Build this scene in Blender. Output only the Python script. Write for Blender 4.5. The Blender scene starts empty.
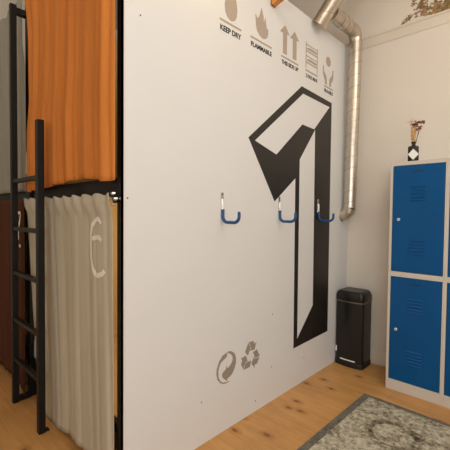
import bpy, bmesh, math, random
from mathutils import Vector, Matrix
random.seed(7)
C = bpy.context.scene.collection
PI = math.pi

# ------------------------------------------------------------------ materials
def lin(c):
    return tuple(((v / 255) / 12.92 if v / 255 <= .04045 else ((v / 255 + .055) / 1.055) ** 2.4) for v in c) + (1,)

def mat(name, rgb, rough=.6, metal=0., var=.06, scale=8., bump=0., bscale=60., coat=0., spec=.5, stretch=(1, 1, 1)):
    m = bpy.data.materials.new(name); m.use_nodes = True
    nt = m.node_tree; N = nt.nodes; L = nt.links
    b = N['Principled BSDF']
    b.inputs['Roughness'].default_value = rough; b.inputs['Metallic'].default_value = metal
    b.inputs['Coat Weight'].default_value = coat; b.inputs['Specular IOR Level'].default_value = spec
    tc = N.new('ShaderNodeTexCoord'); mp = N.new('ShaderNodeMapping'); mp.inputs['Scale'].default_value = stretch
    L.new(tc.outputs['Object'], mp.inputs['Vector'])
    no = N.new('ShaderNodeTexNoise'); no.inputs['Scale'].default_value = scale; no.inputs['Detail'].default_value = 5
    L.new(mp.outputs['Vector'], no.inputs['Vector'])
    r = N.new('ShaderNodeValToRGB'); c = lin(rgb)
    r.color_ramp.elements[0].position = .3; r.color_ramp.elements[1].position = .7
    r.color_ramp.elements[0].color = tuple(v * (1 - var) for v in c[:3]) + (1,)
    r.color_ramp.elements[1].color = tuple(min(1, v * (1 + var)) for v in c[:3]) + (1,)
    L.new(no.outputs['Fac'], r.inputs['Fac']); L.new(r.outputs['Color'], b.inputs['Base Color'])
    if bump:
        n2 = N.new('ShaderNodeTexNoise'); n2.inputs['Scale'].default_value = bscale; n2.inputs['Detail'].default_value = 4
        L.new(mp.outputs['Vector'], n2.inputs['Vector'])
        bp = N.new('ShaderNodeBump'); bp.inputs['Strength'].default_value = bump; bp.inputs['Distance'].default_value = .01
        L.new(n2.outputs['Fac'], bp.inputs['Height']); L.new(bp.outputs['Normal'], b.inputs['Normal'])
    return m

M = {}
M['panel'] = mat('painted_panel', (223, 222, 220), .5, var=.012, scale=2.5, bump=.03, bscale=40)
M['plaster'] = mat('plaster', (228, 218, 205), .8, var=.02, scale=2, bump=.12, bscale=14)
M['ceil'] = mat('ceiling_paint', (228, 218, 202), .9, var=.02)
M['trimw'] = mat('trim_paint', (224, 212, 196), .55, var=.02)
M['black'] = mat('black_steel', (19, 17, 16), .5, var=.12, scale=12, spec=.3)
M['vinyl'] = mat('numeral_black', (30, 26, 23), .42, var=.06, scale=5)
M['grey'] = mat('stencil_grey', (176, 160, 144), .6, var=.04)
M['dgrey'] = mat('stencil_dark_grey', (150, 139, 124), .6, var=.06, scale=20)
M['cap'] = mat('caption_black', (38, 32, 27), .6, var=.05)
M['orange'] = mat('orange_cloth', (206, 127, 60), .9, var=.10, scale=14, bump=.25, bscale=260, stretch=(1, 1, .08), spec=.15)
M['beige'] = mat('beige_cloth', (190, 181, 160), .9, var=.07, scale=14, bump=.25, bscale=260, stretch=(1, 1, .08), spec=.15)
M['brown'] = mat('brown_cloth', (86, 54, 38), .9, var=.12, scale=14, bump=.25, bscale=260, stretch=(1, 1, .08), spec=.1)
M['graycl'] = mat('grey_cloth', (152, 150, 138), .9, var=.08, scale=14, bump=.25, bscale=260, stretch=(1, 1, .08), spec=.15)
M['cream'] = mat('cream_paint', (236, 230, 214), .8, var=.03)
M['chrome'] = mat('chrome', (215, 212, 205), .2, 1., var=.04)
M['galv'] = mat('galvanised_steel', (205, 196, 182), .34, .95, var=.12, scale=16, bump=.05, bscale=30)
M['seam'] = mat('duct_seam', (150, 138, 122), .42, .9, var=.1)
M['bluevinyl'] = mat('blue_dip_coating', (10, 74, 124), .4, var=.06)
M['lockgrey'] = mat('locker_grey', (206, 198, 186), .45, var=.02)
M['lockblue'] = mat('locker_blue', (0, 78, 134), .36, spec=.25, var=.05, scale=3, bump=.02, bscale=90)
M['dark'] = mat('dark_gap', (16, 18, 22), .7, var=.1)
M['bin'] = mat('bin_black', (17, 16, 15), .36, var=.1, scale=9)
M['binp'] = mat('bin_plastic', (17, 16, 16), .5, var=.1)
M['nickel'] = mat('nickel', (235, 233, 228), .4, .4, var=.03)
M['label'] = mat('white_label', (232, 230, 224), .5, var=.03)
M['glassblk'] = mat('black_bottle', (30, 26, 24), .25, var=.1)
M['straw'] = mat('straw', (205, 165, 105), .8, var=.15, scale=40)
M['stem'] = mat('dry_stem', (120, 80, 50), .8, var=.15, scale=40)
M['burg'] = mat('dark_red_petals', (134, 78, 68), .85, var=.25, scale=60)
M['pinkf'] = mat('pale_pink_fluff', (226, 190, 172), .95, var=.06, scale=60)
M['timber'] = mat('orange_timber', (205, 140, 62), .55, var=.16, scale=14, stretch=(.2, 1, 1))
M['endgrain'] = mat('timber_end', (150, 98, 48), .7, var=.15, scale=40)
M['ply'] = mat('plywood', (224, 194, 142), .6, var=.1, scale=6, stretch=(1, 1, .2))
M['blueg'] = mat('blue_grey_cloth', (150, 165, 185), .9, var=.08)
M['sheet'] = mat('white_sheet', (232, 226, 218), .9, var=.03)
M['gold'] = mat('frieze_ochre', (168, 136, 82), .9, var=.2, scale=40)
M['olive'] = mat('frieze_olive', (130, 110, 68), .9, var=.25, scale=40)
M['mauve'] = mat('frieze_mauve', (172, 128, 108), .9, var=.15, scale=40)
M['rose'] = mat('frieze_rose', (226, 196, 178), .9, var=.05, scale=12)

def wood_floor():
    m = bpy.data.materials.new('wood_floor'); m.use_nodes = True
    nt = m.node_tree; N = nt.nodes; L = nt.links; b = N['Principled BSDF']
    b.inputs['Roughness'].default_value = .42
    tc = N.new('ShaderNodeTexCoord')
    br = N.new('ShaderNodeTexBrick')
    br.inputs['Scale'].default_value = 1; br.inputs['Brick Width'].default_value = 1.9; br.inputs['Row Height'].default_value = .19
    br.inputs['Mortar Size'].default_value = .0012; br.inputs['Mortar Smooth'].default_value = .3; br.offset = .37
    br.inputs['Color1'].default_value = lin((212, 160, 98)); br.inputs['Color2'].default_value = lin((205, 153, 92)); br.inputs['Mortar'].default_value = lin((180, 128, 74))
    L.new(tc.outputs['Object'], br.inputs['Vector'])
    mp = N.new('ShaderNodeMapping'); mp.inputs['Scale'].default_value = (1.2, 14, 1); L.new(tc.outputs['Object'], mp.inputs['Vector'])
    g = N.new('ShaderNodeTexNoise'); g.inputs['Scale'].default_value = 2.2; g.inputs['Detail'].default_value = 7; g.inputs['Distortion'].default_value = .9
    L.new(mp.outputs['Vector'], g.inputs['Vector'])
    gr = N.new('ShaderNodeValToRGB'); gr.color_ramp.elements[0].position = .3; gr.color_ramp.elements[1].position = .68
    gr.color_ramp.elements[0].color = (.86, .82, .76, 1); gr.color_ramp.elements[1].color = (1.05, 1.04, 1.02, 1)
    L.new(g.outputs['Fac'], gr.inputs['Fac'])
    mx = N.new('ShaderNodeMix'); mx.data_type = 'RGBA'; mx.blend_type = 'MULTIPLY'; mx.inputs[0].default_value = 1
    L.new(br.outputs['Color'], mx.inputs[6]); L.new(gr.outputs['Color'], mx.inputs[7])
    # knots
    mk = N.new('ShaderNodeMapping'); mk.inputs['Scale'].default_value = (2.9, 4.6, 1); L.new(tc.outputs['Object'], mk.inputs['Vector'])
    nd = N.new('ShaderNodeTexNoise'); nd.inputs['Scale'].default_value = 6; nd.inputs['Detail'].default_value = 3; L.new(mk.outputs['Vector'], nd.inputs['Vector'])
    ad = N.new('ShaderNodeMix'); ad.data_type = 'RGBA'; ad.inputs[0].default_value = .09
    L.new(mk.outputs['Vector'], ad.inputs[6]); L.new(nd.outputs['Color'], ad.inputs[7])
    vo = N.new('ShaderNodeTexVoronoi'); vo.voronoi_dimensions = '2D'; vo.inputs['Scale'].default_value = 1.; L.new(ad.outputs[2], vo.inputs['Vector'])
    kr = N.new('ShaderNodeValToRGB'); kr.color_ramp.elements[0].position = .032; kr.color_ramp.elements[1].position = .18
    kr.color_ramp.elements[0].color = (.36, .25, .17, 1); kr.color_ramp.elements[1].color = (1, 1, 1, 1)
    e = kr.color_ramp.elements.new(.07); e.color = (.78, .70, .6, 1)
    L.new(vo.outputs['Distance'], kr.inputs['Fac'])
    m2 = N.new('ShaderNodeMix'); m2.data_type = 'RGBA'; m2.blend_type = 'MULTIPLY'; m2.inputs[0].default_value = 1
    L.new(mx.outputs[2], m2.inputs[6]); L.new(kr.outputs['Color'], m2.inputs[7])
    # broad cloudy tone
    n3 = N.new('ShaderNodeTexNoise'); n3.inputs['Scale'].default_value = 3.2; n3.inputs['Detail'].default_value = 3; L.new(tc.outputs['Object'], n3.inputs['Vector'])
    r3 = N.new('ShaderNodeValToRGB'); r3.color_ramp.elements[0].position = .32; r3.color_ramp.elements[1].position = .68
    r3.color_ramp.elements[0].color = (.86, .84, .8, 1); r3.color_ramp.elements[1].color = (1.05, 1.04, 1.03, 1); L.new(n3.outputs['Fac'], r3.inputs['Fac'])
    m3 = N.new('ShaderNodeMix'); m3.data_type = 'RGBA'; m3.blend_type = 'MULTIPLY'; m3.inputs[0].default_value = 1
    L.new(m2.outputs[2], m3.inputs[6]); L.new(r3.outputs['Color'], m3.inputs[7])
    L.new(m3.outputs[2], b.inputs['Base Color'])
    return m
M['floor'] = wood_floor()

def rug_mat():
    m = bpy.data.materials.new('faded_rug'); m.use_nodes = True
    nt = m.node_tree; N = nt.nodes; L = nt.links; b = N['Principled BSDF']; b.inputs['Roughness'].default_value = .95; b.inputs['Specular IOR Level'].default_value = .1
    tc = N.new('ShaderNodeTexCoord')
    def noise(s, d, rough=.6):
        n = N.new('ShaderNodeTexNoise'); n.inputs['Scale'].default_value = s; n.inputs['Detail'].default_value = d; n.inputs['Roughness'].default_value = rough
        L.new(tc.outputs['Object'], n.inputs['Vector']); return n
    def ramp(src, pts):
        r = N.new('ShaderNodeValToRGB'); E_ = r.color_ramp.elements
        E_[0].position, E_[0].color = pts[0]; E_[1].position, E_[1].color = pts[-1]
        for p, c in pts[1:-1]:
            e = E_.new(p); e.color = c
        L.new(src, r.inputs['Fac']); return r
    def mix(mode, f, a, bb):
        x = N.new('ShaderNodeMix'); x.data_type = 'RGBA'; x.blend_type = mode
        if isinstance(f, float): x.inputs[0].default_value = f
        else: L.new(f, x.inputs[0])
        for i, s in ((6, a), (7, bb)):
            if isinstance(s, tuple): x.inputs[i].default_value = s
            else: L.new(s, x.inputs[i])
        return x.outputs[2]
    n1 = noise(30, 9, .78)
    base = ramp(n1.outputs['Fac'], [(.36, lin((92, 86, 74))), (.46, lin((164, 155, 134))), (.60, lin((212, 203, 182)))])
    # medallion rings: distance from the medallion centre (rug coordinates), warped
    mp = N.new('ShaderNodeMapping'); mp.inputs['Location'].default_value = (-.352 - .045, .385 - .045, 0); L.new(tc.outputs['Object'], mp.inputs['Vector'])
    wn = noise(9, 4); wm = N.new('ShaderNodeMix'); wm.data_type = 'RGBA'; wm.inputs[0].default_value = .09
    L.new(mp.outputs['Vector'], wm.inputs[6]); L.new(wn.outputs['Color'], wm.inputs[7])
    ln = N.new('ShaderNodeVectorMath'); ln.operation = 'LENGTH'; L.new(wm.outputs[2], ln.inputs[0])
    one = (1, 1, 1, 1); dk = (.42, .4, .36, 1)
    rings = ramp(ln.outputs['Value'], [(.05, one), (.06, (.7, .68, .64, 1)), (.075, one), (.112, one), (.122, dk), (.15, dk), (.165, one), (.30, one), (.32, (.72, .7, .66, 1)), (.34, one)])
    n2 = noise(26, 5); k = ramp(n2.outputs['Fac'], [(.36, (0, 0, 0, 1)), (.47, (1, 1, 1, 1))])
    ringm = mix('MIX', k.outputs['Color'], one, rings.outputs['Color'])
    c1 = mix('MULTIPLY', 1., base.outputs['Color'], ringm)
    # ornamental vines
    wv = N.new('ShaderNodeTexVoronoi'); wv.feature = 'DISTANCE_TO_EDGE'; wv.inputs['Scale'].default_value = 16; L.new(tc.outputs['Object'], wv.inputs['Vector'])
    vr = ramp(wv.outputs['Distance'], [(.02, (.62, .6, .55, 1)), (.09, one)])
    n4 = noise(6, 3); k4 = ramp(n4.outputs['Fac'], [(.48, (0, 0, 0, 1)), (.6, (1, 1, 1, 1))])
    c2 = mix('MULTIPLY', 1., c1, mix('MIX', k4.outputs['Color'], one, vr.outputs['Color']))
    L.new(c2, b.inputs['Base Color'])
    bp = N.new('ShaderNodeBump'); bp.inputs['Strength'].default_value = .5; bp.inputs['Distance'].default_value = .006
    nb = noise(220, 2); L.new(nb.outputs['Fac'], bp.inputs['Height']); L.new(bp.outputs['Normal'], b.inputs['Normal'])
    return m
M['rug'] = rug_mat()
M['rugb'] = mat('rug_border', (112, 108, 98), .95, var=.3, scale=40, bump=.4, bscale=200, spec=.1)

# ------------------------------------------------------------------ mesh helpers (all geometry is given in world metres)
def tag(o, label=None, cat=None, group=None, kind=None):
    if label: o['label'] = label
    if cat: o['category'] = cat
    if group: o['group'] = group
    if kind: o['kind'] = kind
    return o

def wloc(o):
    v = Vector((0, 0, 0))
    while o is not None:
        v += Vector(o.location); o = o.parent
    return v

def link(name, bm, m, parent=None, bevel=0., smooth=False, seg=2):
    bmesh.ops.recalc_face_normals(bm, faces=bm.faces[:])
    me = bpy.data.meshes.new(name)
    for f in bm.faces: f.smooth = smooth
    co = [v.co.copy() for v in bm.verts]
    if parent is not None:
        off = wloc(parent)
    else:
        off = Vector(((min(c.x for c in co) + max(c.x for c in co)) / 2, (min(c.y for c in co) + max(c.y for c in co)) / 2, min(c.z for c in co)))
    bm.to_mesh(me); bm.free()
    me.transform(Matrix.Translation(-off))
    for x in (m if isinstance(m, (list, tuple)) else [m]): me.materials.append(M[x])
    o = bpy.data.objects.new(name, me); C.objects.link(o)
    if parent is not None: o.parent = parent
    else: o.location = off
    if bevel:
        b = o.modifiers.new('bevel', 'BEVEL'); b.width = bevel; b.segments = seg; b.limit_method = 'ANGLE'; b.angle_limit = math.radians(40)
        b.harden_normals = False
    return o

def thing(name, loc, label, cat, group=None):
    o = bpy.data.objects.new(name, None); C.objects.link(o); o.location = loc; o.empty_display_size = .1
    return tag(o, label, cat, group)

def box(bm, x0, x1, y0, y1, z0, z1, mi=0):
    v = [bm.verts.new((x, y, z)) for z in (z0, z1) for y in (y0, y1) for x in (x0, x1)]
    for a in ((0, 2, 3, 1), (4, 5, 7, 6), (0, 1, 5, 4), (2, 6, 7, 3), (0, 4, 6, 2), (1, 3, 7, 5)):
        f = bm.faces.new([v[i] for i in a]); f.material_index = mi

def hexa(bm, bot, top):
    v = [bm.verts.new(p) for p in bot + top]; n = len(bot)
    bm.faces.new(v[:n][::-1]); bm.faces.new(v[n:])
    for i in range(n): bm.faces.new((v[i], v[(i + 1) % n], v[n + (i + 1) % n], v[n + i]))

def tube(bm, pts, r, n=16, cap=True, sharp=()):
    pts = [Vector(p) for p in pts]; k = len(pts)
    rr = r if isinstance(r, (list, tuple)) else [r] * k
    tang = [(pts[min(i + 1, k - 1)] - pts[max(i - 1, 0)]).normalized() for i in range(k)]
    ref = Vector((0, 0, 1)) if abs(tang[0].z) < .9 else Vector((0, 1, 0))
    rings = []; u = tang[0].cross(ref).normalized()
    for i in range(k):
        t = tang[i]; u = (u - t * u.dot(t)).normalized(); w = t.cross(u)
        s = 1.
        rings.append([bm.verts.new(pts[i] + (u * math.cos(2 * PI * j / n) + w * math.sin(2 * PI * j / n)) * rr[i]) for j in range(n)])
    for i in range(k - 1):
        for j in range(n):
            f = bm.faces.new((rings[i][j], rings[i][(j + 1) % n], rings[i + 1][(j + 1) % n], rings[i + 1][j]))
    if cap:
        for R_ in (rings[0], rings[-1]):
            f = bm.faces.new(R_)
            for e in f.edges: e.smooth = False
    for i in sharp:
        for j in range(n):
            e = bm.edges.get((rings[i][j], rings[i][(j + 1) % n]))
            if e: e.smooth = False
    return rings

def poly_yz(bm, pts, t=.0012, x=0.):                    # flat mark on the partition (plane X = 0, facing +X)
    a = [bm.verts.new((x + t, y, z)) for y, z in pts]; b = [bm.verts.new((x - .0004, y, z)) for y, z in pts]
    n = len(pts); bm.faces.new(a)
    for i in range(n): bm.faces.new((a[i], b[i], b[(i + 1) % n], a[(i + 1) % n]))
    big = [f for f in bm.faces if len(f.verts) > 4]
    for f in big: f.normal_update()
    if big: bmesh.ops.triangulate(bm, faces=big, ngon_method='EAR_CLIP')

def rot(p, a): return (p[0] * math.cos(a) - p[1] * math.sin(a), p[0] * math.sin(a) + p[1] * math.cos(a))
def new(): return bmesh.new()

def text_bm(s, y0, y1, z0, z1):                         # lettering on the partition, fitted into a Y/Z box, reading along +Y
    cu = bpy.data.curves.new('lettering', 'FONT'); cu.body = s; cu.size = 1; cu.resolution_u = 3; cu.offset = .034
    to = bpy.data.objects.new('lettering', cu); C.objects.link(to)
    dg = bpy.context.evaluated_depsgraph_get(); dg.update()
    me = bpy.data.meshes.new_from_object(to.evaluated_get(dg))
    bpy.data.objects.remove(to); bpy.data.curves.remove(cu)
    bm = new(); bm.from_mesh(me); bpy.data.meshes.remove(me)
    xs = [v.co.x for v in bm.verts]; ys = [v.co.y for v in bm.verts]
    a, b, c, d = min(xs), max(xs), min(ys), max(ys)
    for v in bm.verts:
        v.co = Vector((.0012, y0 + (v.co.x - a) / (b - a) * (y1 - y0), z0 + (v.co.y - c) / (d - c) * (z1 - z0)))
    r = bmesh.ops.extrude_face_region(bm, geom=bm.faces[:])
    for v in [g for g in r['geom'] if isinstance(g, bmesh.types.BMVert)]: v.co.x = -.0004
    return bm

# ------------------------------------------------------------------ the setting
L_ = 2.448
def structure(name, bm, m, **k): return tag(link(name, bm, m, **k), kind='structure')
bm = new(); box(bm, -3, 4.2, -6.2, .1, -.08, 0); structure('floor', bm, 'floor')
bm = new(); box(bm, -3, 4.2, 0, .1, 0, 3.9); structure('wall_back', bm, 'plaster')
bm = new(); box(bm, -3.1, -3, -6.2, .1, 0, 3.9); structure('wall_left', bm, 'plaster')
bm = new(); box(bm, 4.2, 4.3, -6.2, .1, 0, 3.9); structure('wall_right', bm, 'plaster')
bm = new(); box(bm, -3.1, 4.3, -6.3, -6.2, 0, 3.9); structure('wall_front', bm, 'plaster')
bm = new(); box(bm, -3.1, 4.3, -6.3, .1, 3.9, 4.0); structure('ceiling', bm, 'ceil')
bm = new(); box(bm, -.03, 0, -L_, 0, 0, 2.97); part_wall = structure('wall_partition', bm, 'panel', bevel=.0015)
for y, z in ((-2.43, 1.455), (-1.933, .262), (-2.36, 2.35), (-1.23, .65), (-1.235, .26), (-1.42, .075), (-1.2, 2.05), (-.78, .2)):
    bm = new(); tube(bm, [(-.0005, y, z), (.0012, y, z)], .0042, 10); link('screw', bm, 'black', part_wall)
# baseboard and the moulding under the painted frieze
bm = new()
hexa(bm, [(0.002, 0, .03), (.002, -.026, .03), (4.2, -.026, .03), (4.2, 0, .03)], [(0.002, 0, .14), (.002, -.026, .14), (4.2, -.026, .14), (4.2, 0, .14)])
hexa(bm, [(0.002, 0, .14), (.002, -.012, .14), (4.2, -.012, .14), (4.2, 0, .14)], [(0.002, 0, .152), (.002, -.010, .152), (4.2, -.010, .152), (4.2, 0, .152)])
box(bm, .002, 4.2, -.012, 0, 0, .03)
structure('baseboard_back', bm, 'trimw', bevel=.002)
bm = new()
prof = [(0, 2.945), (-.006, 2.945), (-.010, 2.957), (-.014, 3.02), (-.024, 3.03), (-.024, 3.042), (0, 3.042)]
a = [bm.verts.new((-3, y, z)) for y, z in prof]; b = [bm.verts.new((4.2, y, z)) for y, z in prof]
bm.faces.new(a); bm.faces.new(b[::-1])
for i in range(len(prof)): bm.faces.new((a[i], a[(i + 1) % 7], b[(i + 1) % 7], b[i]))
structure('trim_1', bm, 'trimw')
# painted frieze: old flower painting on the plaster above the moulding
bm = new()
leafn = 0
def leaf(x, z, l, w, ang, mi, seg=9):
    pts = []
    for i in range(seg):
        t = 2 * PI * i / seg; px = math.cos(t) * l * (1 + .25 * random.uniform(-1, 1)); pz = math.sin(t) * w * (1 + .3 * random.uniform(-1, 1))
        q = rot((px, pz), ang); pts.append((x + q[0], z + q[1]))
    global leafn
    leafn += 1; y = -.0008 - .0003 * mi - .000012 * leafn
    v = [bm.verts.new((p[0], y, p[1])) for p in pts]; v2 = [bm.verts.new((p[0], .0, p[1])) for p in pts]
    f = bm.faces.new(v); f.material_index = mi
    for i in range(seg):
        f = bm.faces.new((v[i], v2[i], v2[(i + 1) % seg], v[(i + 1) % seg])); f.material_index = mi
for i in range(14): leaf(random.uniform(.72, 1.6), random.uniform(3.13, 3.36), random.uniform(.03, .07), random.uniform(.02, .05), random.uniform(0, PI), 0)
def cluster(cx, cz, n, sx, sz, size):
    for i in range(n):
        leaf(random.gauss(cx, sx), max(3.058, random.gauss(cz, sz)), size * random.uniform(.4, 1.2), size * random.uniform(.18, .5), random.uniform(0, PI), random.choice((1, 2, 2, 2, 3)))
cluster(.468, 3.066, 9, .012, .008, .012)
cluster(.505, 3.085, 16, .012, .014, .016)
cluster(.565, 3.09, 8, .008, .014, .012)
cluster(.545, 3.20, 10, .015, .012, .016)
cluster(.605, 3.16, 30, .028, .028, .020)
cluster(.66, 3.10, 26, .026, .024, .020)
cluster(.74, 3.09, 44, .03, .022, .026)
cluster(.82, 3.13, 44, .05, .045, .026)
cluster(1.0, 3.2, 60, .12, .07, .026)
for i in range(26): leaf(.63 + i * .02, 3.066 + random.uniform(0, .006), .016, .008, .0, random.choice((1, 2, 1)))
structure('trim_2', bm, ['rose', 'gold', 'olive', 'mauve'])

# ------------------------------------------------------------------ bunk frame
bed = thing('bunk_bed', (-.7, -1.3, 0), 'black steel double-deck bunk frame behind the curtains and beside the white panel', 'bunk bed')
def bpart(name, x0, x1, y0, y1, z0, z1, m='black', parent=bed, bev=.003):
    bm = new(); box(bm, x0, x1, y0, y1, z0, z1); return link(name, bm, m, parent, bevel=bev)
for x0 in (-.066, -1.39, -2.80):
    bpart('post', x0 if x0 > -1 else x0, x0 + .064, -L_, -L_ + .06, 0, 3.0)
bpart('front_beam', -1.326, -.066, -L_ + .025, -L_ + .06, 1.455, 1.56)
bpart('front_beam', -2.736, -1.39, -L_ + .025, -L_ + .06, 1.455, 1.56)
bpart('front_beam', -1.326, -.066, -L_ + .028, -L_ + .06, .24, .29)
bpart('front_beam', -2.736, -1.39, -L_ + .028, -L_ + .06, .24, .29)
bpart('hinge_plate', -.09, -.066, -L_ + .03, -L_ + .05, .90, 1.19)
bpart('deck', -1.345, -.035, -L_ + .07, -.03, 1.50, 1.53, 'ply')
bpart('deck', -2.736, -1.39, -L_ + .07, -.03, 1.50, 1.53, 'ply')
bpart('lower_platform', -1.345, -.035, -L_ + .07, -.03, .25, .28, 'ply')
bpart('divider_panel', -1.37, -1.35, -L_ + .062, -.03, 0.0, 2.9, 'ply')
bpart('divider_panel', -2.80, -2.78, -L_ + .062, -.03, 0.0, 2.9, 'ply')
for x in (-.045,):
    bpart('corner_rail', -.05, -.033, -L_ + .062, -L_ + .1, 0, 2.95)

# ladder
lad = thing('bunk_ladder', (-1.08, -2.55, 0), 'black steel ladder with one tall stile standing in front of the bunk curtains', 'ladder')
yl0, yl1 = -2.572, -2.532
def sheared(name, xb, xt, w, z0, z1):
    bm = new(); hexa(bm, [(xb, yl0, z0), (xb + w, yl0, z0), (xb + w, yl1, z0), (xb, yl1, z0)], [(xt, yl0, z1), (xt + w, yl0, z1), (xt + w, yl1, z1), (xt, yl1, z1)])
    return link(name, bm, 'black', lad, bevel=.003)
sheared('stile', -1.333, -1.322, .036, 0, 2.832)
sheared('stile', -.829, -.825, .044, 0, 1.945)
for z in (.327, .615, .951, 1.264, 1.598):
    bm = new(); box(bm, -1.333 + .004 * z + .03, -.829 + .002 * z + .006, yl0 + .006, yl1 - .004, z - .014, z + .014)
    link('rung', bm, 'black', lad, bevel=.003)
bm = new(); box(bm, -1.345, -1.306, yl1 - .002, -L_ - .001, 2.782, 2.826)
link('top_bracket', bm, 'black', lad, bevel=.003)
bm = new(); box(bm, -1.345, -1.308, yl1 - .002, -L_ - .001, .002, .038)
link('foot_bracket_or_shade', bm, 'black', lad, bevel=.002)
bm = new(); box(bm, -.826, -.79, yl1 - .002, yl1 + .024, .002, .012)  # small black block standing in for the shadow between right stile and curtain
link('foot_bracket_or_shade', bm, 'black', lad, bevel=.002)

# ------------------------------------------------------------------ curtains
def curtain_shape(xl, xr, zt, zb, yf):
    """returns surface(u, v) -> point; u 0..1 left to right, v 0..1 bottom to top"""
    def S(u, v, off=0.):
        zbot = zb(u); ztop = zt(u); z = zbot + (ztop - zbot) * v
        x = xl(z) + (xr(z) - xl(z)) * u
        return Vector((x, yf(u, v, z) - off, z))
    return S
def cloth(name, S, m, label, nu=150, nv=44, th=.003):
    bm = new(); g = [[bm.verts.new(S(i / nu, j / nv)) for i in range(nu + 1)] for j in range(nv + 1)]
    for j in range(nv):
        for i in range(nu): bm.faces.new((g[j][i], g[j][i + 1], g[j + 1][i + 1], g[j + 1][i]))
    for f in bm.faces: f.smooth = True
    o = link(name, bm, m, smooth=True); tag(o, label, 'curtain')
    s = o.modifiers.new('thickness', 'SOLIDIFY'); s.thickness = th; s.offset = 0
    return o
def interp(tab):
    tab = sorted(tab)
    def f(z):
        if z <= tab[0][0]: return tab[0][1]
        for (a, p), (b, q) in zip(tab, tab[1:]):
            if z <= b: return p + (q - p) * (z - a) / (b - a)
        return tab[-1][1]
    return f
def folds(fr, amp, ph):
    rr_ = random.Random(int(ph * 100)); cr = []
    n = int(fr * 1.6)
    for i in range(n):
        cr.append(((i + .5 + rr_.uniform(-.35, .35)) / n, rr_.uniform(.35, 1.) * amp, rr_.uniform(.14, .30) / n, rr_.choice((-1, 1, 1))))
    def f(u):
        y = .35 * amp * math.sin(2 * PI * fr * .55 * u + ph)
        for c, a, w_, sg in cr:
            d = (u - c) / w_
            if abs(d) < 4: y += a * .7 * math.exp(-d * d) + sg * a * .25 * math.tanh(d) * math.exp(-(d / 2.5) ** 2)
        return y
    return f
# orange, upper deck
fo = folds(11, .030, .6)
S = curtain_shape(interp([(1.5, -1.262), (1.95, -1.275), (2.16, -1.21), (2.57, -1.20), (2.72, -1.22), (2.95, -1.285)]), interp([(1.5, -.034), (2.95, -.028)]),
                  lambda u: 2.96, interp([(0, 1.525), (.25, 1.535), (.5, 1.558), (.72, 1.568), (.86, 1.555), (.95, 1.535), (1, 1.54)]),
                  lambda u, v, z: -2.488 + fo(u + .01 * math.sin(5 * v)) * (.75 + .35 * (1 - v)) - .012 * (u > .9) * math.sin((u - .9) * 10 * PI))
cloth('curtain', S, 'orange', 'orange curtain hanging over the upper bunk next to the white panel')
# beige, lower deck, gathered on its rod
fb = folds(7, .013, 2.0)
def by(u, v, z):
    g = max(0, min(1, (z - 1.36) / .05))
    ruff = .007 * math.sin(2 * PI * 9 * (u + .025 * (z - 1.4) * 10) + .8 * math.sin(9 * u)) * g
    pin = math.exp(-((z - 1.392) / .012) ** 2) * .007
    return -2.472 + fb(u + .012 * math.sin(3 * (1 - v) + 8 * u)) * (1 - .75 * g) * (.7 + .5 * (1 - v)) - ruff + pin - .01 * g
Sb = curtain_shape(interp([(0, -1.13), (.24, -1.14), (.8, -1.225), (1.45, -1.315)]), interp([(0, -.06), (.9, -.066), (1.47, -.076)]),
                   lambda u: 1.476 + .006 * math.sin(2 * PI * 9 * u + 1), interp([(0, .014), (.12, .008), (.3, .010), (.5, .042), (.62, .05), (1, .03)]), by)
cb = cloth('curtain', Sb, 'beige', 'beige curtain with a painted number 6 on the lower bunk', nu=200)
def stroke(S, path, w, mname, name, par, off=.004):
    """a painted brush stroke following the cloth; path in (u, v)"""
    P = []
    for (a, b), (c, d) in zip(path, path[1:]):
        for k in range(6): P.append((a + (c - a) * k / 6, b + (d - b) * k / 6))
    P.append(path[-1]); bm = new(); rows = []
    pts = [S(u, v) for u, v in P]
    for i in range(len(P)):
        t = pts[min(i + 1, len(P) - 1)] - pts[max(i - 1, 0)]; t.y = 0; t.normalize(); nrm = Vector((-t.z, 0, t.x))
        row = []
        for s in (-1, -.33, .33, 1):
            q = pts[i] + nrm * w * s * .5 * (1 - .25 * abs(2 * i / (len(P) - 1) - 1) ** 4)
            # back onto the cloth: shift u, v by the offset
            du = (q.x - pts[i].x) / 1.15; dv = (q.z - pts[i].z) / 1.44
            r = S(P[i][0] + du, P[i][1] + dv); row.append(bm.verts.new((r.x, r.y - off, r.z)))
        rows.append(row)
    for a, b in zip(rows, rows[1:]):
        for k in range(3): bm.faces.new((a[k], a[k + 1], b[k + 1], b[k]))
    return bm
def merge(bms):
    out = new()
    for b in bms:
        me = bpy.data.meshes.new('t'); b.to_mesh(me); b.free(); out.from_mesh(me); bpy.data.meshes.remove(me)
    return out
def paths_uv(S, xl, xr, zb, zt, path): return [((x - xl) / (xr - xl), (z - zb) / (zt - zb)) for x, z in path]
ub = lambda p: paths_uv(Sb, -1.27, -.095, .02, 1.476, p)
six = [ub([(-.185, 1.325), (-.215, 1.345), (-.25, 1.342), (-.282, 1.32), (-.30, 1.27), (-.302, 1.2), (-.298, 1.13), (-.282, 1.085), (-.258, 1.058), (-.225, 1.05), (-.185, 1.066), (-.165, 1.09)]),
       ub([(-.285, 1.25), (-.25, 1.252), (-.215, 1.25), (-.185, 1.238)])]
n6 = link('numeral', merge([stroke(Sb, p, .026, 'cream', 'n', None) for p in six]), 'cream', cb, smooth=True); n6['label'] = 'white painted 6'
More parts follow.
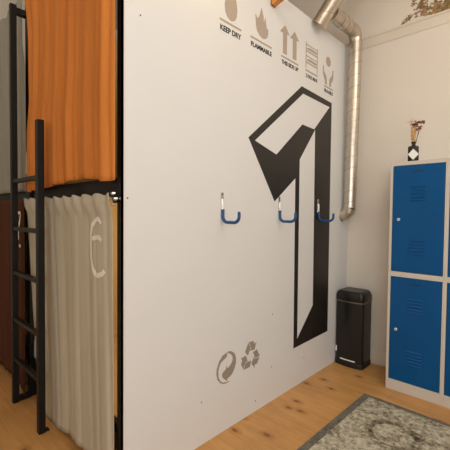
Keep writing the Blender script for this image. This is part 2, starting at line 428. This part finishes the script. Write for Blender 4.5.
# brown, lower deck of the next bay
fn = folds(12, .014, 1.1)
Sn = curtain_shape(lambda z: -2.9, interp([(0, -1.352), (1.0, -1.35), (1.45, -1.355)]), lambda u: 1.478, lambda u: .055 + .006 * math.sin(9 * u) - .04 * max(0, u - .7) / .3,
                   lambda u, v, z: -2.474 + fn(u) * (.6 + .4 * (1 - v)))
cn = cloth('curtain', Sn, 'brown', 'dark brown curtain on the lower bunk behind the ladder', nu=240)
un_ = lambda p: paths_uv(Sn, -2.9, -1.345, .055, 1.478, p)
five = [un_([(-1.42, 1.375), (-1.46, 1.38), (-1.55, 1.37)]), un_([(-1.42, 1.37), (-1.45, 1.31), (-1.475, 1.27), (-1.5, 1.2), (-1.53, 1.14)]), un_([(-1.43, 1.13), (-1.475, 1.132)])]
bmn = merge([stroke(Sn, p, .022, 'cream', 'n', None) for p in five])
n5 = link('numeral', bmn, 'cream', cn, smooth=True); n5['label'] = 'white painted strokes'
# grey, upper deck of the next bay
fg = folds(13, .014, .2)
Sg = curtain_shape(lambda z: -2.9, interp([(1.5, -1.34), (2.45, -1.335), (2.62, -1.395), (3, -1.40)]), lambda u: 2.965 + .012 * math.sin(40 * u), lambda u: 1.535,
                   lambda u, v, z: -2.470 + fg(u) * (.6 + .4 * (1 - v)))
cloth('curtain', Sg, 'graycl', 'grey curtain on the upper bunk behind the tall ladder stile', nu=240)

# curtain rod of the lower bunk with its clamp by the post
rod = thing('curtain_rod', (-.5, -2.47, 1.43), 'shiny steel curtain rod with clamp bolts above the beige curtain', 'curtain rod')
bm = new(); tube(bm, [(-1.32, -2.454, 1.452), (-.02, -2.454, 1.452)], .0075, 12); link('rod', bm, 'chrome', rod, smooth=True)
bm = new(); tube(bm, [(-.045, -2.4735, 1.452), (-.045, -2.4505, 1.452)], .021, 14); link('flange', bm, 'black', rod)
for dx, dz in ((-.002, .024), (.018, -.002), (-.004, -.026), (-.024, .003)):
    bm = new(); tube(bm, [(-.045 + dx, -2.472, 1.452 + dz), (-.045 + dx, -2.487, 1.452 + dz)], [.0095, .007], 8); link('bolt', bm, 'chrome', rod)
# bedding that peeks out between the curtains
bm = new()
pts = [(-1.36, 1.70), (-1.335, 1.68), (-1.30, 1.82), (-1.325, 1.84)]
def soft(bm, x0, x1, y0, y1, z0, z1, lean=0.):
    hexa(bm, [(x0, y0, z0), (x1, y0, z0), (x1, y1, z0), (x0, y1, z0)], [(x0 + lean, y0, z1), (x1 + lean, y0, z1), (x1 + lean, y1, z1), (x0 + lean, y1, z1)])
soft(bm, -1.322, -1.302, -2.472, -2.42, 1.66, 1.82, .012)
tag(link('bed_sheet', bm, 'sheet', bevel=.006, seg=3), 'white corner of bedding showing past the left edge of the orange curtain', 'bedding')
bm = new(); soft(bm, -1.315, -1.27, -2.43, -2.39, .292, .43, .004)
tag(link('towel', bm, 'blueg', bevel=.012, seg=3), 'blue-grey cloth glimpsed between the brown and the beige curtain', 'towel')

# ------------------------------------------------------------------ big painted numeral 1
num = thing('painted_numeral', (0, -.95, .32), 'huge black and white folded number 1 painted on the white panel', 'painted sign')
A_, B_, C_, D_, E_, F_, G_ = (-1.529, 1.892), (-.883, 2.397), (-.385, 2.379), (-.382, .327), (-.943, .318), (-.954, 1.668), (-1.226, 1.477)
bm = new(); poly_yz(bm, [A_, B_, C_, D_, E_, F_, G_]); link('outline', bm, 'vinyl', num)
bm = new(); poly_yz(bm, [(-.864, 2.343), (-.424, 2.334), (-.682, 2.095), (-.867, 2.101), (-1.213, 1.819), (-1.461, 1.882)], .002)
link('white_flag', bm, 'panel', num)
bm = new(); poly_yz(bm, [(-.668, 2.092), (-.897, 1.819), (-.891, .385), (-.655, .615)], .002)
link('white_stem', bm, 'panel', num)

# pictograms
def picto(yc, z0, label, y0, y1, zb, text, zt0, zt1, icon):
    r = thing('stencilled_pictogram', (0, (y0 + y1) / 2, zt0), label, 'wall sign', 'stencilled packing symbols along the top of the panel')
    bm = new()
    for p in icon: poly_yz(bm, p)
    link('icon', bm, 'grey', r)
    bm = new(); poly_yz(bm, [(y0, zb), (y1, zb), (y1, zb + .013), (y0, zb + .013)]); link('underline', bm, 'grey', r)
    link('caption', text_bm(text, y0 + .005, y1 - .002, zt0, zt1), 'cap', r)
def ell(cy, cz, a, b, n=20, a0=0, a1=2 * PI): return [(cy + a * math.cos(a0 + (a1 - a0) * i / n), cz + b * math.sin(a0 + (a1 - a0) * i / n)) for i in range(n)]
drop = [(-1.712, 2.835), (-1.735, 2.78), (-1.757, 2.72), (-1.768, 2.66), (-1.762, 2.615), (-1.74, 2.587), (-1.708, 2.577), (-1.676, 2.59), (-1.656, 2.622), (-1.652, 2.665), (-1.664, 2.72), (-1.688, 2.78)]
picto(0, 0, 'grey water-drop symbol captioned KEEP DRY', -1.81, -1.612, 2.549, 'KEEP DRY', 2.493, 2.527, [drop])
flame = [(-1.408, 2.785), (-1.385, 2.735), (-1.378, 2.69), (-1.368, 2.728), (-1.362, 2.738), (-1.355, 2.70), (-1.347, 2.665), (-1.332, 2.672), (-1.328, 2.64), (-1.338, 2.61), (-1.36, 2.592), (-1.39, 2.585), (-1.425, 2.593), (-1.452, 2.615), (-1.465, 2.645), (-1.468, 2.68), (-1.473, 2.715), (-1.468, 2.722), (-1.455, 2.70), (-1.44, 2.708), (-1.425, 2.735)]
picto(0, 0, 'grey flame symbol captioned FLAMMABLE', -1.52, -1.284, 2.549, 'FLAMMABLE', 2.496, 2.528, [flame])
def arrow(y): return [(y - .066, 2.712), (y, 2.778), (y + .06, 2.722), (y + .026, 2.722), (y + .026, 2.568), (y - .026, 2.568), (y - .026, 2.715)]
picto(0, 0, 'two grey upward arrows captioned THIS SIDE UP', -1.17, -.938, 2.537, 'THIS SIDE UP', 2.49, 2.521, [arrow(-1.124), arrow(-.994)])
bunk = [[(-.832, 2.558), (-.822, 2.558), (-.822, 2.765), (-.832, 2.765)], [(-.654, 2.558), (-.644, 2.558), (-.644, 2.765), (-.654, 2.765)]]
for z in (2.60, 2.69):
    bunk += [[(-.822, z), (-.654, z), (-.654, z + .011), (-.822, z + .011)], [(-.815, z + .02), (-.66, z + .02), (-.66, z + .04), (-.76, z + .042), (-.815, z + .03)], [(-.822, z + .052), (-.654, z + .052), (-.654, z + .06), (-.822, z + .06)]]
picto(0, 0, 'grey bunk-bed symbol captioned 2 PAX MAX', -.833, -.638, 2.535, '2 PAX MAX', 2.486, 2.516, bunk)
hl = [(-.553, 2.665), (-.538, 2.668), (-.532, 2.62), (-.505, 2.60), (-.482, 2.575), (-.478, 2.515), (-.512, 2.515), (-.515, 2.545), (-.55, 2.59)]
hand = [ell(-.458, 2.72, .042, .042), hl, [(-.916 - y, z) for y, z in hl][::-1]]
picto(0, 0, 'grey hands under a ball symbol captioned FRAGILE', -.528, -.366, 2.49, 'FRAGILE', 2.446, 2.476, hand)

# recycling marks low on the panel
def place(pts, cy, cz, r): return [(cy + y * r, cz + z * r) for y, z in pts]
def arc(r, a0, a1, n=14): return [(r * math.cos(math.radians(a0 + (a1 - a0) * i / n)), r * math.sin(math.radians(a0 + (a1 - a0) * i / n))) for i in range(n + 1)]
gd = thing('stencilled_mark', (0, -1.72, .3), 'grey round mark of two interlocking arrows low on the panel', 'wall sign')
for q in ([(-1.712, 0.502), (-1.756, 0.493), (-1.786, 0.465), (-1.806, 0.424), (-1.81, 0.389), (-1.801, 0.353), (-1.775, 0.323), (-1.74, 0.306), (-1.705, 0.304), (-1.687, 0.31), (-1.71, 0.31), (-1.745, 0.316), (-1.775, 0.335), (-1.79, 0.364), (-1.793, 0.395), (-1.788, 0.424), (-1.773, 0.45), (-1.751, 0.461), (-1.73, 0.467), (-1.716, 0.476), (-1.714, 0.493)],
          [(-1.708, 0.506), (-1.676, 0.499), (-1.644, 0.477), (-1.629, 0.444), (-1.63, 0.407), (-1.642, 0.379), (-1.66, 0.353), (-1.683, 0.338), (-1.712, 0.33), (-1.714, 0.316), (-1.728, 0.328), (-1.745, 0.343), (-1.759, 0.36), (-1.757, 0.377), (-1.742, 0.388), (-1.726, 0.394), (-1.718, 0.418), (-1.709, 0.396), (-1.693, 0.404), (-1.675, 0.417), (-1.662, 0.435), (-1.662, 0.457), (-1.676, 0.477), (-1.694, 0.489), (-1.708, 0.495)]):
    bm = new(); poly_yz(bm, q); link('arrow', bm, 'dgrey', gd)
rc = thing('stencilled_mark', (0, -1.478, .3), 'grey recycling triangle of three chasing arrows on the panel', 'wall sign')
def pl(a, h): return (-.866 * h + .5 * a, .5 * h + .866 * a)          # on the left edge of the triangle
def pr(a, h): return (.866 * h + .5 * a, .5 * h - .866 * a)           # on the right edge
qa = [pl(-.04, .27), pl(.07, .62), pl(.62, .62), pl(.42, .27)]
qb = [(-.165, .85), pr(-.62, .62), pr(-.36, .62), pr(-.37, .82), pr(-.08, .45), pr(-.36, .08), pr(-.36, .27), pr(-.46, .27)]
for k in range(3):
    bm = new()
    for q in (qa, qb): poly_yz(bm, place([rot(p, -k * 2 * PI / 3) for p in q], -1.478, .410, .118))
    link('arrow', bm, 'dgrey', rc)

# ------------------------------------------------------------------ wall hooks
hook0 = thing('wall_hook', (0, -1.775, 1.33), 'blue-dipped steel hook on bare white panel, farthest from the duct', 'hook', 'blue wall hooks on the panel')
bm = new()
hexa(bm, [(.0, -1.786, 1.395), (.004, -1.786, 1.395), (.004, -1.764, 1.395), (.0, -1.764, 1.395)], [(.0, -1.786, 1.515), (.004, -1.786, 1.515), (.004, -1.764, 1.515), (.0, -1.764, 1.515)])
link('mounting_strap', bm, 'chrome', hook0, bevel=.0015)
for z in (1.505, 1.428):
    bm = new(); tube(bm, [(.003, -1.775, z), (.009, -1.775, z)], [.007, .004], 10); link('screw', bm, 'seam', hook0)
bm = new(); tube(bm, [(.008, -1.775, 1.40), (.008, -1.775, 1.475)], .0045, 10); link('shank', bm, 'chrome', hook0, smooth=True)
pts = [(.010, -1.775, 1.412), (.010, -1.775, 1.375)]
for i in range(7):
    a = PI + i * PI / 2 / 6; pts.append((.048 + .038 * math.cos(a), -1.775, 1.370 + .038 * math.sin(a)))
for i in range(7):
    a = 1.5 * PI + i * (PI / 2 + .12) / 6; pts.append((.105 + .038 * math.cos(a), -1.775, 1.370 + .038 * math.sin(a)))
pts += [(.1425, -1.775, 1.385), (.1415, -1.775, 1.397)]
bm = new(); tube(bm, pts, [.0098] * (len(pts) - 1) + [.007], 14); link('hook_arm', bm, 'bluevinyl', hook0, smooth=True)
def copy_tree(o, parent=None):
    c = o.copy(); C.objects.link(c); c.parent = parent
    for ch in list(o.children): copy_tree(ch, c)
    return c
for y, lab in ((-1.168, 'blue-dipped steel hook under the flag tip of the painted numeral, middle of three'), (-.592, 'blue-dipped steel hook on the black right side of the numeral, nearest the duct')):
    h = copy_tree(hook0); h.location = (0, y, 1.33); h['label'] = lab

# ------------------------------------------------------------------ ventilation duct
duct = thing('ventilation_duct', (.1, -.13, 1.36), 'galvanised spiral ventilation duct running down the corner beside the panel', 'duct')
R = .0555
def elbow(c, r, d0, d1, n):                             # arc from direction -d0 side to d1 side about c
    return [tuple(Vector(c) + Vector(d0) * r * math.cos(PI / 2 * i / n) + Vector(d1) * r * math.sin(PI / 2 * i / n)) for i in range(n + 1)]
Xd, Yd, Zd = .100, -.135, 3.055; RB = .078
e1 = elbow((Xd, Yd - RB, Zd - RB), RB, (0, 0, 1), (0, 1, 0), 3)
bm = new(); tube(bm, [(.128, -.66, 3.012), (Xd, Yd - RB, Zd)], R, 28, cap=False); link('branch_pipe', bm, 'galv', duct, smooth=True)
bm = new(); tube(bm, e1, R + .001, 28, cap=False, sharp=(0, 1, 2, 3)); link('elbow', bm, 'galv', duct, smooth=True)
xb = .075
bm = new(); tube(bm, [(Xd, Yd, Zd - RB), (xb, Yd, 1.455)], R, 28, cap=False); link('vertical_pipe', bm, 'galv', duct, smooth=True)
e2 = elbow((xb - .07, Yd, 1.452), .07, (1, 0, 0), (0, 0, -1), 3)
bm = new(); tube(bm, e2, R + .0015, 28, cap=False, sharp=(0, 1, 2, 3)); link('elbow', bm, 'galv', duct, smooth=True)
bm = new(); tube(bm, [(xb, Yd, 1.452), (xb, Yd, 1.467)], R + .004, 28); link('collar', bm, 'galv', duct)
bm = new(); tube(bm, [(.001, Yd, 1.382), (.009, Yd, 1.382)], R + .006, 28); link('collar', bm, 'galv', duct)
# spiral lock seam
def helix(p0, p1, r, pitch, ref):
    p0 = Vector(p0); p1 = Vector(p1); t = (p1 - p0); ln = t.length; t.normalize(); u = t.cross(Vector(ref)).normalized(); w = t.cross(u)
    n = int(ln / pitch * 24)
    return [tuple(p0 + t * (ln * i / n) + (u * math.cos(2 * PI * i / 24) + w * math.sin(2 * PI * i / 24)) * r) for i in range(n + 1)]
bm = new(); tube(bm, helix((xb, Yd, 1.47), (Xd, Yd, Zd - RB - .01), R + .0006, .105, (0, 1, 0)), .0015, 6); link('spiral_seam', bm, 'seam', duct, smooth=True)
bm = new(); tube(bm, helix((.125, -.60, 3.017), (Xd, Yd - RB - .005, Zd), R + .0006, .105, (1, 0, 0)), .0015, 6); link('spiral_seam', bm, 'seam', duct, smooth=True)
# main duct, sloping up into the room
P0 = Vector((.045, -.70, 2.937)); dr = Vector((.66, 0, .751)).normalized(); RM = .062
bm = new(); rr = tube(bm, [P0, P0 + dr * 1.25], RM, 32, cap=False)
link('main_pipe', bm, 'galv', duct, smooth=True)
bm = new(); tube(bm, [P0 - dr * .004, P0 + dr * .010], RM + .003, 32); link('end_cap', bm, 'galv', duct)
bm = new(); tube(bm, [P0 + dr * .107 + Vector((0, RM - .012, 0)), P0 + dr * .107 + Vector((0, RM + .018, 0))], R + .007, 28); link('saddle_collar', bm, 'galv', duct, smooth=False)
bm = new(); tube(bm, helix(P0 + dr * .05, P0 + dr * 1.2, RM + .0006, .12, (0, 1, 0)), .0015, 6); link('spiral_seam', bm, 'seam', duct, smooth=True)

# timber batten at the top of the panel
bat = thing('timber_batten', (0, -1.28, 2.84), 'square orange-brown timber batten end jutting out from the top of the panel', 'timber')
a = math.radians(16); ax = Vector((math.cos(a), 0, math.sin(a))); up = Vector((-math.sin(a), 0, math.cos(a))); O_ = Vector((.004, -1.285, 2.842))
def batbox(t0, t1, m, name):
    bm = new(); c = []
    for t in (t0, t1):
        c.append([tuple(O_ + ax * t + up * h + Vector((0, y, 0))) for y, h in ((-.022, 0), (.022, 0), (.022, .045), (-.022, .045))])
    hexa(bm, c[0], c[1]); link(name, bm, m, bat, bevel=.002)
batbox(.012, .9, 'timber', 'beam'); batbox(0, .013, 'endgrain', 'end_grain')

# ------------------------------------------------------------------ lockers
LX, LY, LP = .5265, -.4075, .3873
def locker(ix, label):
    x0 = LX + LP * ix; x1 = x0 + LP
    root = thing('locker', ((x0 + x1) / 2, (LY) / 2, 0), label, 'locker', 'two-door lockers along the back wall')
    bm = new(); f = .012 if ix else .02
    fr = .020
    box(bm, x0, x0 + fr, LY, -.02, 0, 1.8); box(bm, x1 - .008, x1, LY, -.02, 0, 1.8)
    box(bm, x0 + fr, x1 - .008, LY, -.02, 1.77, 1.8); box(bm, x0 + fr, x1 - .008, LY, -.02, 0, .085)
    box(bm, x0 + fr, x1 - .008, LY, -.02, .905, .945); box(bm, x0 + fr, x1 - .008, -.03, -.02, .085, 1.77)
    link('carcass', bm, 'lockgrey', root, bevel=.0015)
    for zb, zt in ((.085, .905), (.945, 1.77)):
        dx0, dx1 = x0 + fr + .003, x1 - .011
        d = None
        bm = new(); box(bm, dx0, dx1, LY - .002, LY + .018, zb + .003, zt - .003)
        d = link('door', bm, 'lockblue', root, bevel=.003); h = zt - zb
        def slats(zc):
            for k in range(5):
                z = zc + (k - 2) * .0255; bm = new()
                xa, xb_ = dx0 + .125, dx0 + .235
                hexa(bm, [(xa + .004, LY - .010, z - .004), (xb_ - .004, LY - .010, z - .004), (xb_ - .004, LY, z - .004), (xa + .004, LY, z - .004)],
                         [(xa, LY - .0025, z + .007), (xb_, LY - .0025, z + .007), (xb_, LY, z + .007), (xa, LY, z + .007)])
                link('vent_louvre', bm, 'lockblue', d, bevel=.001)
        slats(zb + h * .74); slats(zb + h * .245)
        bm = new(); xk = dx0 + .047; zk = zb + h * .495
        tube(bm, [(xk, LY - .001, zk), (xk, LY - .010, zk), (xk, LY - .013, zk)], [.0115, .0115, .009], 18); link('lock', bm, 'nickel', d, smooth=False)
        bm = new(); tube(bm, [(xk, LY - .0125, zk), (xk, LY - .0138, zk)], .0035, 8); link('keyhole', bm, 'dark', d)
        bm = new(); xc = (dx0 + dx1) / 2; zc = zb + h * .94
        box(bm, xc - .034, xc + .034, LY - .0035, LY, zc - .0025, zc + .0025); link('label_slot', bm, 'dark', d)
locker(0, 'grey two-tier locker with blue doors standing under the bottle vase')
locker(1, 'grey and blue locker cut off by the right edge, right of the vase locker')

# bottle vase and dried flowers
vx, vy, vz = .672, -.352, 1.8
vase = thing('bottle_vase', (vx, vy, vz), 'black square bottle vase with a pale diamond label on top of the locker', 'vase')
def lathe_sq(bm, prof, n=28, sq=.5):
    rings = []
    for r, z, k in prof:                                # k: squareness
        ring = []
        for j in range(n):
            t = 2 * PI * j / n; c, s = math.cos(t), math.sin(t)
            e = 1 - k; m_ = (abs(c) ** (2 / max(.2, e)) + abs(s) ** (2 / max(.2, e))) ** (-max(.2, e) / 2) if k > 0 else 1
            ring.append(bm.verts.new((vx + r * c * m_, vy + r * s * m_, vz + z)))
        rings.append(ring)
    for a, b in zip(rings, rings[1:]):
        for j in range(n): bm.faces.new((a[j], a[(j + 1) % n], b[(j + 1) % n], b[j]))
    bm.faces.new(rings[0][::-1]); bm.faces.new(rings[-1])
bm = new(); lathe_sq(bm, [(.034, 0, .7), (.0375, .006, .7), (.0375, .106, .7), (.035, .115, .6), (.02, .121, .2), (.0125, .125, 0), (.0125, .142, 0), (.017, .144, 0), (.017, .153, 0), (.012, .154, 0)])
link('bottle', bm, 'glassblk', vase, smooth=True)
bm = new(); yl = vy - .0388
d = [(vx - .037, vz + .052), (vx, vz + .094), (vx + .037, vz + .052), (vx, vz + .010)]
a = [bm.verts.new((x, yl - .0012, z)) for x, z in d]; b = [bm.verts.new((x, yl + .003, z)) for x, z in d]
bm.faces.new(a)
for i in range(4): bm.faces.new((a[i], b[i], b[(i + 1) % 4], a[(i + 1) % 4]))
link('paper_label', bm, 'label', vase)
vase.rotation_euler = (0, 0, math.radians(16))
def flower(name, label, tip, bend, stem_m, head_m, kind, base=(0, 0)):
    top = vz + .154
    r = thing(name, (vx + base[0], vy + base[1], top - .05), label, 'dried flower', 'dried flowers in the bottle vase')
    b = Vector((vx + base[0], vy + base[1], top - .05)); t = Vector((vx + tip[0], vy + tip[1], vz + tip[2])); mid = (b + t) / 2 + Vector((bend, 0, .01))
    crv = [b * (1 - s) ** 2 + mid * 2 * s * (1 - s) + t * s * s for s in [i / 8 for i in range(9)]]
    bm = new(); tube(bm, crv, [.0028 - .001 * i / 8 for i in range(9)], 6); link('stem', bm, stem_m, r, smooth=True)
    bm = new()
    if kind == 'spray':
        for i in range(16):
            c = t + Vector((random.gauss(0, .014), random.gauss(0, .012), random.gauss(0, .008)))
            bmesh.ops.create_icosphere(bm, subdivisions=1, radius=random.uniform(.004, .008), matrix=Matrix.Translation(c) @ Matrix.Rotation(random.uniform(0, 3), 4, 'X') @ Matrix.Diagonal((1.5, 1, .7, 1)))
    elif kind == 'fluff':
        for i in range(42):
            dv = Vector((random.gauss(0, 1), random.gauss(0, 1), random.gauss(.5, .8))).normalized() * random.uniform(.025, .05)
            tube(bm, [t, t + dv * .6, t + dv + Vector((0, 0, -.003))], [.0012, .0009, .0006], 4)
    else:
        for i in range(14):
            s = i / 13; c = crv[3] * (1 - s) + t * s
            bmesh.ops.create_icosphere(bm, subdivisions=1, radius=.0062, matrix=Matrix.Translation(c + Vector((.005 * math.cos(2.4 * i), .005 * math.sin(2.4 * i), 0))) @ Matrix.Diagonal((.9, .9, 2.0, 1)))
    link('flower_head', bm, head_m, r)
flower('dried_flower', 'dark red dried sprig leaning right in the bottle vase', (.056, .0, .295), .0, 'stem', 'burg', 'spray', (.004, 0))
flower('dried_flower', 'drooping dark red sprig below the right-leaning one in the vase', (.036, -.012, .252), .012, 'stem', 'burg', 'spray', (.006, -.004))
flower('dried_flower', 'dark red dried sprig in the middle of the vase bunch', (.006, .004, .285), -.004, 'stem', 'burg', 'spray', (0, .005))
flower('dried_grass', 'pale straw-coloured dried grass ear on the left of the vase bunch', (-.012, -.004, .268), -.006, 'straw', 'straw', 'ear', (-.006, -.003))
flower('dried_grass', 'pale straw-coloured dried grass ear upright beside the dark sprig', (.012, -.006, .26), .0, 'straw', 'straw', 'ear', (.001, -.006))
flower('dried_flower', 'faint pale pink fluffy flower at the upper left of the vase bunch', (-.022, .006, .305), -.006, 'straw', 'pinkf', 'fluff', (-.004, .005))

# ------------------------------------------------------------------ pedal bin
bx0, bx1, by0, by1 = .006, .266, -.242, -.032
bin_ = thing('pedal_bin', ((bx0 + bx1) / 2, (by0 + by1) / 2, 0), 'tall black pedal bin standing in the corner between panel and locker', 'bin')
def binprofile(z, grow=0., n=10):
    """rounded plan with a gently bowed front"""
    pts = []; x0, x1, y0, y1 = bx0 - grow, bx1 + grow, by0 - grow, by1 + grow * .5; r = .03
    for i in range(n + 1):
        s = i / n; x = x0 + r + (x1 - x0 - 2 * r) * s; pts.append((x, y0 - .014 * math.sin(PI * s), z))
    for cx, cy, a0 in ((x1 - r, y0 + r, -PI / 2), (x1 - r, y1 - r, 0), (x0 + r, y1 - r, PI / 2), (x0 + r, y0 + r, PI)):
        for k in range(1, 5):
            a = a0 + PI / 2 * k / 5; pts.append((cx + r * math.cos(a), cy + r * math.sin(a), z))
        if a0 != PI: pts.append((cx + r * math.cos(a0 + PI / 2), cy + r * math.sin(a0 + PI / 2), z))
    return pts
def loft(bm, secs):
    rings = [[bm.verts.new(p) for p in s] for s in secs]
    for a, b in zip(rings, rings[1:]):
        n = len(a)
        for j in range(n): bm.faces.new((a[j], a[(j + 1) % n], b[(j + 1) % n], b[j]))
    bm.faces.new(rings[0][::-1]); bm.faces.new(rings[-1])
bm = new(); loft(bm, [binprofile(0, .004), binprofile(.03, .004), binprofile(.045, .002)]); link('base_ring', bm, 'binp', bin_, bevel=.002)
bm = new(); loft(bm, [binprofile(.045), binprofile(.59)]); b_ = link('body', bm, 'bin', bin_, bevel=.002)
bm = new(); loft(bm, [binprofile(.59, .002), binprofile(.598, .002)]); link('rim', bm, 'seam', bin_)
# domed lid: arched across the width
bm = new(); secs = []
n = 22
base = binprofile(0, .003)
levels = 7
xc = (bx0 + bx1) / 2; hw = (bx1 - bx0) / 2 + .003; yc = (by0 + by1) / 2
for k in range(levels + 1):
    t = k / levels; a = t * PI / 2
    sx = .70 + .30 * math.cos(a); sy = .86 + .14 * math.cos(a); z = .625 + .066 * math.sin(a) ** .9 if k else .602
    secs.append([(xc + (x - xc) * sx, yc + (y - yc) * sy, z) for x, y, _ in base])
loft(bm, secs); lid = link('lid', bm, 'bin', bin_, bevel=.003); 
for p in lid.data.polygons: p.use_smooth = len(p.vertices) == 4
for p in b_.data.polygons: p.use_smooth = False
bm = new(); box(bm, .066, .206, by0 - .0165, by0 - .006, .056, .067); hl_ = link('pedal', bm, 'label', bin_, bevel=.002); hl_['label'] = 'pale pedal bar low on the front'
bm = new(); box(bm, .012, .026, by0 + .0005, by0 + .012, .115, .165); st = link('sticker', bm, 'label', bin_, bevel=.001); st['label'] = 'small white sticker'

# ------------------------------------------------------------------ rug
rc0 = Vector((.452, -.640)); ang = math.radians(-1.0)
rug = thing('rug', (.452, -.640, 0), 'faded grey and cream oriental rug lying on the wooden floor', 'rug'); rug.rotation_euler = (0, 0, ang)
def rugmesh(name, x0, x1, y0, y1, h, m, wob=0.):
    bm = new(); nx = 40; ny = 40
    g = [[bm.verts.new((x0 + (x1 - x0) * i / nx, y0 + (y1 - y0) * j / ny, h)) for i in range(nx + 1)] for j in range(ny + 1)]
    for j in range(ny):
        for i in range(nx): bm.faces.new((g[j][i], g[j][i + 1], g[j + 1][i + 1], g[j + 1][i]))
    r = bmesh.ops.extrude_face_region(bm, geom=bm.faces[:])
    for v in [q for q in r['geom'] if isinstance(q, bmesh.types.BMVert)]: v.co.z = .0005
    bmesh.ops.recalc_face_normals(bm, faces=bm.faces[:])
    me = bpy.data.meshes.new(name); bm.to_mesh(me); bm.free(); me.materials.append(M[m])
    o = bpy.data.objects.new(name, me); C.objects.link(o); o.parent = rug; return o
rugmesh('pile', .05, 1.55, -2.2, -.035, .0095, 'rug')
bm = new()
for x0, x1, y0, y1 in ((0, .05, -2.2, 0), (.05, 1.6, -.035, 0), (1.55, 1.6, -2.2, -.035)): box(bm, x0, x1, y0, y1, .0005, .0085)
bmesh.ops.recalc_face_normals(bm, faces=bm.faces[:])
me = bpy.data.meshes.new('border'); bm.to_mesh(me); bm.free(); me.materials.append(M['rugb'])
o = bpy.data.objects.new('border', me); C.objects.link(o); o.parent = rug

# ------------------------------------------------------------------ light
def light(name, kind, loc, energy, col, size=.1, rotv=None, size_y=None, spread=None):
    l = bpy.data.lights.new(name, kind); l.energy = energy; l.color = col
    if kind == 'AREA':
        l.size = size
        if size_y: l.shape = 'RECTANGLE'; l.size_y = size_y
        if spread: l.spread = spread
    else: l.shadow_soft_size = size
    o = bpy.data.objects.new(name, l); C.objects.link(o); o.location = loc
    if rotv is not None: o.rotation_euler = Vector(rotv).to_track_quat('-Z', 'Y').to_euler()
    return o
light('ceiling_lamp', 'AREA', (2.1, -2.4, 3.8), 24, (1., .97, .93), 1.4, (0, 0, -1))
light('added_point_fill', 'POINT', (2.3, -1.15, 3.25), 26, (1., .95, .85), .22)  # added unseen point light that lifts the upper back wall
light('added_point_fill', 'POINT', (-1.6, -4.0, 3.25), 13, (1., .93, .82), .22)  # added unseen point light to brighten upper left wall and orange curtain
light('daylight_fill', 'AREA', (4.1, -3.2, 2.1), 33, (.86, .95, 1.), 2.4, (-1, .12, .08), 1.8)  # soft fill set against the solid right wall, no window opening built
light('daylight_fill', 'AREA', (2.8, -6.1, 2.1), 86, (.88, .955, 1.), 2.6, (-.15, 1, .08), 1.8)  # fill added to brighten curtain fronts and back wall, no window built here
light('panel_lamp', 'POINT', (.21, -1.99, 2.93), 2.1, (1., .76, .32), .05)
light('bunk_reading_lamp', 'POINT', (-.35, -1.6, 1.25), 8, (1., .82, .52), .05)
w = bpy.data.worlds.new('World'); bpy.context.scene.world = w; w.use_nodes = True
w.node_tree.nodes['Background'].inputs['Color'].default_value = (1, .95, .88, 1); w.node_tree.nodes['Background'].inputs['Strength'].default_value = .15

# ------------------------------------------------------------------ camera
f, pi_, ro, ya = 354.641, .0316, -.0100, -.7619
fw = Vector((math.sin(ya) * math.cos(pi_), math.cos(ya) * math.cos(pi_), -math.sin(pi_)))
r = fw.cross(Vector((0, 0, 1))).normalized(); u = r.cross(fw)
r2 = r * math.cos(ro) - u * math.sin(ro); u2 = u * math.cos(ro) + r * math.sin(ro)
cam = bpy.data.cameras.new('camera'); co = bpy.data.objects.new('camera', cam); C.objects.link(co)
cam.sensor_fit = 'HORIZONTAL'; cam.sensor_width = 36; cam.lens = f / 450 * 36; cam.clip_start = .05
co.matrix_world = Matrix(((r2.x, u2.x, -fw.x, 1.5259), (r2.y, u2.y, -fw.y, -3.3448), (r2.z, u2.z, -fw.z, 1.3840), (0, 0, 0, 1)))
sc = bpy.context.scene; sc.camera = co
vs = sc.view_settings; vs.view_transform = 'Standard'; vs.look = 'None'; vs.exposure = .035; vs.gamma = 1.; vs.use_curve_mapping = False
